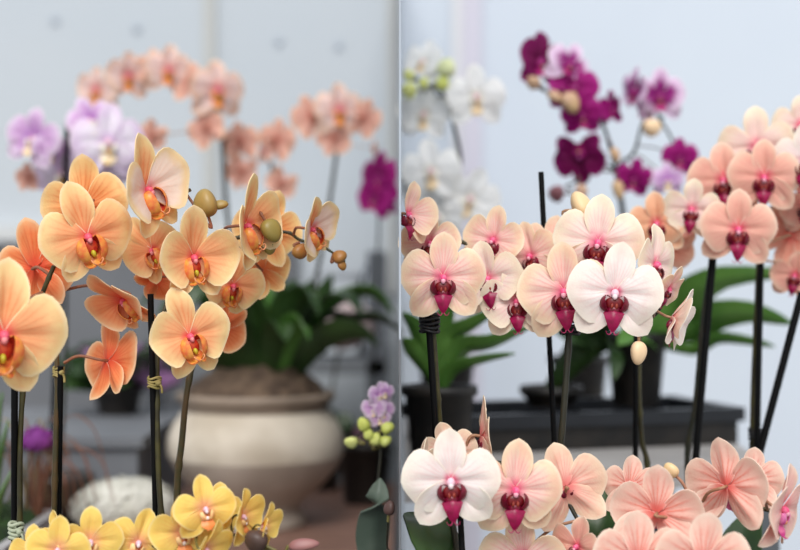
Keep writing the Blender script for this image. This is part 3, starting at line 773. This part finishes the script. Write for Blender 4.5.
# lilac orchid
H=Plant('lilac_orchid','pale lilac orchid beside the black stake behind the apricot flowers','orchid',(px(58,2.11),2.11,.8401))
H.pot((H.base.x,2.11,.8401),.040,.050,.11,POTC,BARK)
H.spike([(H.base.x,2.11,.94),P(64,400,2.10),P(66,250,2.08),P(60,170,2.08),P(45,140,2.08),P(30,135,2.08)],.003,.0018,STEM_D)
H.spike([P(72,270,2.08),P(86,200,2.08),P(95,160,2.08),P(104,140,2.08)],.003,.0018,STEM_D)
H.stake((H.base.x-.012,2.10,.90),P(68,122,2.05),.0042,STAKE)
for x,y,w,yw,pt,ro,v,k in ((108,141,76,6,4,0,0,'pale_lilac'),(34,138,60,-25,0,15,1,'lilac'),(50,150,40,20,10,0,2,'lilac'),(62,172,56,0,20,10,0,'pale_lilac'),(106,165,62,10,25,180,2,'pale_lilac'),(90,120,50,-10,0,-20,2,'lilac')):
    H.flower(x,y,w,yw,pt,ro,2.04+(.03 if y>150 else 0),k,v,small=True)
H.flower(28,178,28,170,0,150,2.08,'rosy',1,small=True,name='faded_flower')
# magenta orchid by the divider
J=Plant('magenta_orchid','magenta orchid against the divider panel behind the apricot spike','orchid',(-.065,2.52,.8401))
J.pot((J.base.x,2.52,.8401),.036,.046,.11,POTC,BARK)
J.spike([(J.base.x,2.52,.94),P(372,400,2.46),P(377,280,2.40),P(379,220,2.37),P(380,180,2.37)],.003,.0018,STEM_D)
for x,y,w,yw,ro,v in ((380,176,50,-44,0,0),(376,197,44,-40,20,1),(383,194,44,-58,0,2)): J.flower(x,y,w,yw,0,ro,2.34,'magenta',v,small=True)
# pale pink mophead plant
def scatter_flowers(mb,c,r,n,size,seed,zs=1,low=-.2):
    rnd=random.Random(seed)
    for i in range(n):
        z=low+(1-low)*(i+.5)/n; a=i*2.39996
        q=math.sqrt(max(0,1-z*z)); d=Vector((q*math.cos(a),q*math.sin(a),z)); rr=r*(1+rnd.uniform(-.12,.12))
        p=c+Vector((d.x*rr,d.y*rr,d.z*rr*zs)); u=d.orthogonal().normalized(); w=d.cross(u); a0=rnd.uniform(0,6)
        for k in range(4):
            t=a0+k*PI/2; e=(u*math.cos(t)+w*math.sin(t)); f=(w*math.cos(t)-u*math.sin(t))
            rows=[[p+e*size*.05-f*size*.05,p+e*size*.05+f*size*.05],[p+e*size*.35-f*size*.32+d*size*.08,p+e*size*.35+f*size*.32+d*size*.08],[p+e*size*.6-f*size*.18-d*.0004,p+e*size*.6+f*size*.18-d*.0004]]
            mb.sheet(rows,size*.03)
def leaf_ball(pl,c,r,n,w,mat,seed,zs=.7):
    rnd=random.Random(seed)
    for i in range(n):
        a=i*2.39996; e=rnd.uniform(.0,.9); d=Vector((math.cos(a)*math.cos(e),math.sin(a)*math.cos(e),math.sin(e)*zs))
        pl.leaf([c+d*r*.25,c+d*r*.7+Vector((0,0,.01)),c+d*r],w,mat,n=6,nx=5,roll=rnd.uniform(-70,70))
def posy(name,label,cat,x,Y,zbase,pr,ph,heads,fm,lm,lr,nl,potm=POTC,fs=.016,nf=60):
    pl=Plant(name,label,cat,(x,Y,zbase)); pl.pot((x,Y,zbase),pr*.8,pr,ph,potm,BARK)
    leaf_ball(pl,Vector((x,Y,zbase+ph)),lr,nl,.045,lm,len(label))
    for (hx,hy,hr,zs) in heads:
        c=P(hx,hy,Y); m=MB(); m.tube([Vector((x,Y,zbase+ph-.01)),(Vector((x,Y,zbase+ph))+c)/2+Vector((0,.01,0)),c],.003,6)
        m.build('flower_stalk',STEM_G,pl.o)
        m=MB(); m.ellipsoid(c,hr*.82,hr*.82,hr*zs*.82,None,0); scatter_flowers(m,c,hr,nf,fs,int(hx),zs)
        tag(m.build('flower_head',fm,pl.o),kind='stuff')
    return pl
FPINK=plain('pale pink floret',(226,208,206),.7,(206,184,184),20,trans=.2)
FLIL=plain('lilac pink floret',(184,140,184),.7,(160,110,164),20,trans=.2)
FPUR=plain('purple floret',(158,72,158),.7,(130,52,136),20,trans=.2)
FROS=plain('dusky rose floret',(150,108,122),.7,(120,80,96),20,trans=.2)
FWHT=plain('white floret',(232,230,220),.7,(214,212,200),30,trans=.2)
posy('mophead_hydrangea','pale pink mophead flower in a pot behind the urn','potted plant',px(322,2.68),2.68,.8401,.040,.10,[(343,328,.060,.85)],FPINK,LEAFD,.07,12,nf=90)
posy('pink_primula','lilac pink flower heads over dark leaves on the grey plinth','potted plant',px(118,2.62),2.62,.9901,.045,.055,[(92,368,.050,.7),(136,366,.052,.7),(160,380,.034,.7)],FLIL,LEAFD,.13,40)
posy('rose_primula','dusky rose flower head over dark leaves low on the planks behind the urn','potted plant',px(373,2.70),2.70,.8401,.032,.06,[(360,448,.040,.9)],FROS,LEAFD,.045,14)
# white alyssum
W=Plant('white_alyssum','round cushion of tiny white flowers beside the stone urn','potted plant',(px(124,2.10),2.10,.8401))
W.pot((W.base.x,2.10,.8401),.045,.056,.05,POTC,BARK)
c=Vector((W.base.x,2.10,.902)); m=MB(); m.ellipsoid(c,.074,.060,.034); m.build('leafy_cushion',plain('alyssum green',(214,213,202),.8,(224,223,214),60),W.o)
m=MB(); scatter_flowers(m,c,.073,600,.011,3,.55,-.3); tag(m.build('white_florets',FWHT,W.o),kind='stuff')
# planter box with moss, bronze grass, purple flower
BX=thing('planter_box','pale grey planter box of green moss in the corner beside the plank bench edge','planter',(-.66,1.83,.8401))
x0,x1,y0,y1,z0,z1=-.80,-.478,1.69,1.97,.8401,.92; t=.014
m=MB()
for lo,hi in (((x0,y0,z0),(x1,y1,z0+.01)),((x0,y0,z0),(x1,y0+t,z1)),((x0,y1-t,z0),(x1,y1,z1)),((x0,y0+t,z0),(x0+t,y1-t,z1)),((x1-t,y0+t,z0),(x1,y1-t,z1))): m.box(lo,hi)
m.build('box_wall',plain('pale grey fibre clay',(168,166,166),.8,(150,148,148),12),BX,smooth=False)
m=MB(); rows=[]
for i in range(25):
    rows.append([Vector((x0+t+(x1-x0-2*t)*k/24,y0+t+(y1-y0-2*t)*i/24,.915+.055*math.sin(PI*k/24)**.6*math.sin(PI*i/24)**.6*(1+.6*noise.noise(Vector((k*.45,i*.45,1)))))) for k in range(25)])
m.grid(rows); m.build('moss',plain('green moss',(40,66,22),.9,(26,44,16),60,bump=1),BX)
GR=plain('bronze grass blade',(142,92,72),.6,(112,76,52),20)
GRT=plain('tan grass blade',(150,130,96),.6)
gr=thing('bronze_grass','tuft of reddish bronze arching grass in the planter box','grass',(-.505,1.93,.905))
rnd=random.Random(11)
for i in range(18):
    a=rnd.uniform(-1.2,1.6); ln=rnd.uniform(.05,.11); h=rnd.uniform(.07,.14)
    d=Vector((math.cos(a),math.sin(a)*.25,0)) if i%4 else Vector((-math.cos(a),.2,0))
    b=Vector((-.505+rnd.uniform(-.02,.015),1.925+rnd.uniform(-.015,.015),.905))
    pts=spline([b,b+d*ln*.3+Vector((0,0,h)),b+d*ln*.75+Vector((0,0,h*.95)),b+d*ln+Vector((0,0,h*.25))],5)
    m=MB(); rows=[]
    for k,p in enumerate(pts):
        w_=.0028*(1-k/(len(pts)-1))+.0003; rows.append([p+Vector((-w_*.3,-w_,0)),p+Vector((w_*.3,w_,.0004)),])
    m.sheet([[a_,b_] for a_,b_ in rows],.0006); m.build('blade',GRT if i%5==0 else GR,gr)
pp=Plant('purple_primula','purple flower head among the bronze grass at the outer edge','flower',(-.555,1.90,.905))
m=MB(); c=P(37,441,1.93); m.tube(spline([pp.base,(pp.base+c)/2+Vector((.005,0,0)),c],5),.002,6); m.build('flower_stalk',STEM_G,pp.o)
m=MB(); m.ellipsoid(c,.016,.016,.015); scatter_flowers(m,c,.021,50,.010,4,.9,-.5); tag(m.build('flower_head',FPUR,pp.o),kind='stuff')
for i in range(4):
    a=i*1.6; d=Vector((math.cos(a),math.sin(a)*.4,0)); pp.leaf([pp.base,pp.base+d*.025+Vector((0,0,.035)),pp.base+d*.045+Vector((0,0,.03))],.022,LEAFD,n=6,nx=5)
sl=Plant('strap_leaf_plant','tall strap leaves of a green plant in the corner of the planter box','plant',(-.53,1.80,.91))
for x,y,h in ((2,392,0),(8,420,1),(12,470,2)):
    sl.leaf([sl.base+Vector((h*.006,0,0)),sl.base.lerp(P(x+2,y,1.80),.5),P(x,y,1.80)],.03,LEAF)
# ------------------------------------------------------------------ right bay, front: blush orchids in focus
A=Plant('blush_orchid','blush pink orchid with a black tie on its stake, beside the divider panel','orchid',(.070,1.42,zb))
A.pot((.070,1.42,zb),.040,.052,.125,POTC,BARK); low_leaves(A,A.base,2,21)
A.spike([(.062,1.42,top),P(449,520,1.42),P(441,440,1.415),P(437,385,1.41),P(432,320,1.41),P(424,275,1.43),P(420,245,1.45),P(440,236,1.46),P(470,246,1.46),P(492,268,1.45),P(505,290,1.45)],.0034,.0018,STEM_G,nodes=11)
A.stake((.055,1.41,.80),P(428,312,1.403),.0034,STAKE)
A.tie(P(429.5,323,1.405),.0075,TIEB,.016,knot=False,n=5)
A.flower(443,277,88,2,3,0,1.375,'blush',0)
A.flower(407,214,62,46,0,4,1.42,'blush',3,skip=('petal_l','sep_l'))
A.flower(430,243,64,-6,-4,0,1.445,'blush',1)
A.flower(494,240,68,-22,-6,12,1.45,'blush',1)
A.flower(488,278,74,-10,4,-8,1.43,'cream',1)
B=Plant('blush_orchid','cream and blush orchid with a hanging peach bud, between the two pot stakes of the black tray','orchid',(px(578,1.44),1.44,zb))
B.o['label']='cream and blush orchid with a hanging peach bud, in front of the black pot tray'
B.pot((B.base.x,1.44,zb),.040,.052,.125,POTC,BARK); low_leaves(B,B.base,2,22)
B.spike([(B.base.x-.012,1.43,top),P(558,500,1.42),P(563,420,1.415),P(569,330,1.42),P(566,280,1.44),P(578,245,1.45),P(605,236,1.46),P(635,246,1.45),P(655,268,1.44),P(664,292,1.43),P(658,312,1.43),P(645,322,1.43)],.0040,.0012,STEM_D,nodes=11)
B.stake(P(566,680,1.47),P(541,172,1.50),.0030,STAKE)
B.tie(P(570,327,1.415),.0075,TIEB,.012,knot=False,n=4)
B.flower(517,301,76,-8,4,-4,1.425,'cream',1)
B.flower(564,291,96,-6,2,-6,1.40,'blush',0)
B.flower(531,256,70,-30,-4,-14,1.46,'blush',1)
B.flower(551,246,62,-160,0,-10,1.475,'blush',1)
B.flower(598,242,94,-4,3,6,1.405,'cream',0)
B.flower(615,292,98,2,3,4,1.36,'white_blush',0)
B.flower(654,264,78,62,0,4,1.415,'cream',1)
B.flower(668,288,50,60,30,10,1.40,'blush',1)
B.flower(672,318,66,82,18,16,1.375,'white_blush',3)
B.bud(582,207,32,20,1.44,BUD_P,70,PED_P)
B.bud(638,353,17,24,1.37,BUD_P,184,PED_P,attach=P(644,322,1.40))
# front row
D=Plant('white_blush_orchid','white and blush orchid, lowest in front of the black tray, beside the divider','orchid',(.062,1.24,zb))
D.pot((.062,1.24,zb),.040,.050,.125,POTC,BARK); low_leaves(D,D.base,2,23)
D.spike([(.058,1.24,top),P(462,600,1.30),P(456,545,1.34),P(450,500,1.36),P(455,470,1.38),P(485,462,1.39),P(525,470,1.38),P(560,492,1.37),P(578,520,1.36)],.0034,.002,STEM_D,nodes=11)
D.stake((.066,1.25,.80),P(458,470,1.35),.0030,STAKE)
D.flower(451,480,101,-2,4,-4,1.29,'white_blush',0)
D.flower(515,489,98,8,4,2,1.315,'blush',0)
D.flower(566,487,88,190,0,14,1.36,'blush',1)
D.flower(523,558,92,-2,10,0,1.345,'blush',1)
D.flower(578,546,64,-40,0,10,1.33,'salmon',1)
D.flower(481,436,80,98,0,-6,1.38,'blush',1)
D.flower(449,452,60,176,0,14,1.38,'cream',1)
D.flower(411,478,80,80,0,0,1.33,'cream',3,skip=('petal_l','sep_l'))
D.leaf([P(455,600,1.33),P(440,560,1.33),P(425,525,1.35),P(408,512,1.38)],.055,LEAFD)
D.leaf([P(590,620,1.48),P(600,545,1.48),P(606,500,1.50),P(612,470,1.52)],.045,LEAFD)
E=Plant('pink_salmon_orchid','pink salmon orchid seen partly from behind, lowest in front of the grey stage','orchid',(px(700,1.24),1.24,zb))
E.pot((E.base.x,1.24,zb),.040,.050,.125,POTC,BARK); low_leaves(E,E.base,2,24)
E.spike([(E.base.x,1.24,top),P(712,610,1.30),P(700,560,1.34),P(690,525,1.35),P(700,508,1.36),P(740,505,1.37),P(775,512,1.36),P(792,520,1.36)],.0032,.0018,STEM_G,nodes=11)
E.flower(657,513,96,176,-6,-4,1.31,'pink_salmon',0)
E.flower(630,487,62,160,0,0,1.37,'pink_salmon',1)
E.flower(727,486,96,152,-4,4,1.335,'pink_salmon',0,lip_scale=1.5)
E.flower(752,480,64,170,0,0,1.39,'pink_salmon',1)
E.flower(703,563,100,186,-10,-2,1.245,'pink_salmon',1)
E.flower(639,560,96,176,-4,4,1.26,'pink_salmon',1)
E.flower(781,508,88,70,12,4,1.31,'pink_salmon',1)
E.bud(671,470,15,17,1.35,BUD_P,-40,PED_P)
E.leaf([P(720,640,1.50),P(735,570,1.48),P(745,535,1.50),P(758,505,1.52)],.05,LEAFD)
# second row: salmon orchid
S=Plant('salmon_orchid','tall salmon orchid with crimson lips on black stakes before the blue white wall','orchid',(px(735,1.62),1.62,zb))
S.pot((S.base.x,1.62,zb),.045,.058,.125,POTC,BARK); low_leaves(S,S.base,2,25)
S.spike([(S.base.x-.02,1.62,top),P(688,480,1.63),P(696,400,1.63),P(703,320,1.63),P(711,258,1.63),P(706,225,1.65),P(690,215,1.66),P(668,222,1.66),P(650,225,1.66)],.0036,.002,STEM_D,nodes=11)
S.stake(P(680,640,1.612),P(713,258,1.612),.0042,STAKE)
S.spike([(S.base.x+.016,1.63,top),P(752,480,1.64),P(753,400,1.64),P(757,300,1.64),P(758,240,1.66),P(752,190,1.68),P(760,155,1.69),P(785,160,1.69)],.0036,.002,STEM_G,nodes=11)
S.stake((S.base.x+.020,1.62,.80),P(761,255,1.628),.0036,STAKE)
S.stake(P(716,618,1.600),P(802,292,1.600),.0044,STAKE)
S.tie(P(757,434,1.632),.0075,TIEB,.010,knot=False)
Q=Plant('salmon_orchid','small orange salmon orchid on one black stake behind the hanging peach bud','orchid',(px(640,1.57),1.57,zb))
Q.pot((Q.base.x,1.57,zb),.034,.044,.125,POTC,BARK)
Q.stake((Q.base.x-.008,1.56,.80),P(636,330,1.565),.0030,STAKE)
Q.spike([(Q.base.x+.006,1.575,top),P(648,480,1.58),P(642,440,1.58),P(639,380,1.58),P(642,300,1.60),P(650,250,1.65),P(658,226,1.67)],.0034,.002,STEM_G,nodes=10)
Q.flower(657,223,62,-10,4,0,1.62,'orange_salmon',0)
S.flower(692,209,60,-6,4,6,1.61,'cream',1)
S.flower(738,229,78,6,4,2,1.58,'salmon',0)
S.flower(724,180,76,-10,2,-4,1.64,'salmon',0)
S.flower(764,177,74,2,4,2,1.61,'salmon',0)
S.flower(756,146,78,8,0,-2,1.67,'cream',1)
S.flower(806,160,76,-24,0,0,1.60,'white_blush',0)
S.flower(790,236,66,170,4,160,1.66,'salmon',1)
S.flower(806,205,60,-20,10,0,1.64,'salmon',1)
S.flower(800,125,58,10,0,0,1.70,'cream',1)
Q.flower(668,246,56,176,0,160,1.66,'orange_salmon',1)
S.flower(795,275,50,-10,12,10,1.66,'salmon',1)
# ------------------------------------------------------------------ right bay, rear
def potted(name,label,x,Y,z,r,h,cat='orchid',pm=BLACKP):
    pl=Plant(name,label,cat,(x,Y,z)); pl.pot((x,Y,z),r*.8,r,h,pm,BARK); return pl
T=potted('leafy_orchid','flowerless orchid in a dark pot with long green leaves, beside the divider panel',.052,1.84,1.0001,.045,.105)
b=Vector((.052,1.84,1.10))
for q,w in (((448,340,470,325,512,300),.030),((460,350,490,343,533,325),.034),((452,370,480,360,515,353),.020),((425,345,415,325,403,312),.026),((418,358,410,345,403,338),.022),((440,335,446,312,450,296),.026)):
    T.leaf([b,P(q[0],q[1],1.83),P(q[2],q[3],1.82),P(q[4],q[5],1.81)],w,LEAF,roll=40 if q[4]>440 else -35)
def tray_pot(u,v,label,r=.044,h=.11):
    tp=tray_pt(u,v); pl=potted('leafy_orchid',label,tp.x,tp.y,1.0545,r,h); return pl,Vector((tp.x,tp.y,1.0545+h-.005))
V,b=tray_pot(.315,.07,'flowerless orchid on the black tray with two long arching leaves behind the salmon stakes')
for q,w in (((672,312,690,295,725,278,800,272),.052),((690,330,710,318,750,313,795,324),.050),((690,350,715,338,750,341,775,346),.020),((650,340,640,332,628,334,618,345),.040)):
    V.leaf([b,P(q[0],q[1],b.y-.02),P(q[2],q[3],b.y-.06),P(q[4],q[5],b.y-.10),P(q[6],q[7],b.y-.12)],w,LEAF,roll=60)
X,b=tray_pot(.185,.09,'flowerless orchid on the black tray behind the hanging peach bud, one leaf drooping',.042,.030)
for q,w in (((600,345,615,352,614,380),.036),((585,340,600,328,618,320),.04),((580,345,560,335,545,322),.035),((590,335,592,320,598,305),.035)):
    X.leaf([b,P(q[0],q[1],b.y-.03),P(q[2],q[3],b.y-.06),P(q[4],q[5],b.y-.08)],w,LEAFD,roll=40)
# white orchid
Wt=potted('white_orchid','white orchid with lime buds at its tip, by the pinkish wall post','',.078,2.30,1.0001,.045) if False else potted('white_orchid','white orchid with lime buds at its tip, by the pinkish wall post',.078,2.34,1.0001,.045,.11)
Wt.spike([(.078,2.34,1.10),P(448,330,2.26),P(432,215,2.20),P(447,188,2.16),P(460,165,2.15),P(455,130,2.14),P(449,108,2.12),P(440,90,2.12),P(424,84,2.10),P(412,76,2.10)],.0042,.0024,STEM_D)
for x,y,w,yw,pt,ro,v in ((476,96,62,12,2,0,0),(424,113,54,-8,10,4,1),(431,170,62,-4,2,-4,0),(470,198,62,10,8,20,1),(437,215,58,-14,10,0,2),(424,62,46,-30,-20,10,1),(418,185,44,-30,6,0,1)):
    Wt.flower(x,y,w,yw,pt,ro,2.10+(.02 if v else 0),'white',v,small=True)
for x,y,w,h,mt,an in ((409,75,12,12,BUD_L,-40),(409,90,17,16,BUD_L,-90),(424,83,11,12,BUD_L,0),(447,68,20,20,BUD_C,10),(443,83,14,16,BUD_L,10)): Wt.bud(x,y,w,h,2.09,mt,an,STEM_G)
# magenta orchid
Mg=potted('magenta_orchid','magenta orchid with two branching spikes against the blue white wall',.31,2.42,1.0001,.048,.11)
Mg.spike([(.31,2.42,1.10),P(628,300,2.25),P(622,200,2.12),P(612,155,2.06),P(603,125,2.04),P(590,104,2.03),P(570,96,2.03),P(550,92,2.03),P(532,86,2.03)],.0036,.0018,STEM_D)
Mg.spike([P(622,215,2.12),P(618,170,2.08),P(634,152,2.05),P(642,125,2.05),P(652,114,2.05),P(664,118,2.05)],.003,.0016,STEM_D)
Mg.spike([P(616,172,2.08),P(606,165,2.05),P(594,172,2.04),P(580,180,2.04),P(566,186,2.04)],.0026,.0016,STEM_D)
for x,y,w,yw,pt,ro,v,k in ((540,60,56,40,0,8,1,'dark_magenta'),(574,86,54,20,0,6,0,'magenta'),(570,64,50,30,-10,30,2,'edged_magenta'),(582,114,44,10,20,-10,0,'magenta'),
        (660,95,54,10,0,0,0,'edged_magenta'),(636,90,46,-60,0,10,1,'edged_magenta'),(615,108,34,-50,0,0,3,'magenta'),(580,158,54,-10,20,180,1,'dark_magenta'),(634,178,40,10,20,10,0,'magenta'),(680,157,38,10,10,0,0,'magenta'),(668,180,36,10,10,0,2,'lilac')):
    Mg.flower(x,y,w,yw,pt,ro,2.02,k,v,small=True)
Mg.spike([P(658,116,2.05),P(672,140,2.06),P(676,160,2.06)],.0022,.0014,STEM_D)
for x,y,w,h,mt,an in ((570,103,19,23,BUD_T,150),(555,97,12,16,BUD_T,120),(533,82,14,16,BUD_T,-60),(556,193,18,16,BUD_M,-90),(581,192,13,16,BUD_T,170),(615,155,10,16,BUD_T,160),(618,190,12,20,BUD_T,170),(651,128,20,18,BUD_P,180)): Mg.bud(x,y,w,h,2.01,mt,an,PED_M)
# ------------------------------------------------------------------ light and camera
w=bpy.data.worlds.new('overcast'); SC.world=w; w.use_nodes=True
nt=w.node_tree; bg=nt.nodes['Background']
tc=nt.nodes.new('ShaderNodeTexCoord'); sp=nt.nodes.new('ShaderNodeSeparateXYZ'); nt.links.new(tc.outputs['Generated'],sp.inputs[0])
f=ramp(nt,sp.outputs[2],-.2,.9)
nt.links.new(mixc(nt,f,(.86,.90,.96,1),(1.0,1.02,1.06,1)),bg.inputs[0]); bg.inputs[1].default_value= .82
sd=bpy.data.lights.new('hazy_sun','SUN'); sd.energy=2.7; sd.angle=R(35); sd.color=(1,.98,.95)
so=bpy.data.objects.new('hazy_sun',sd); COL.objects.link(so); so.rotation_euler=Euler((R(43),R(-3),0))
so.location=(0,0,4)
cd=bpy.data.cameras.new('camera'); co=bpy.data.objects.new('camera',cd); COL.objects.link(co)
co.location=(0,0,CZ); co.rotation_euler=(R(90),0,0)
cd.sensor_width=36; cd.lens=36*F/800; cd.clip_start=.05
cd.dof.use_dof=True; cd.dof.focus_distance=1.38; cd.dof.aperture_fstop=cd.lens/25.0
SC.camera=co
SC.view_settings.view_transform='Standard'; SC.view_settings.look='None'; SC.view_settings.gamma=1; SC.view_settings.exposure=.12
SC.cycles.max_bounces=8
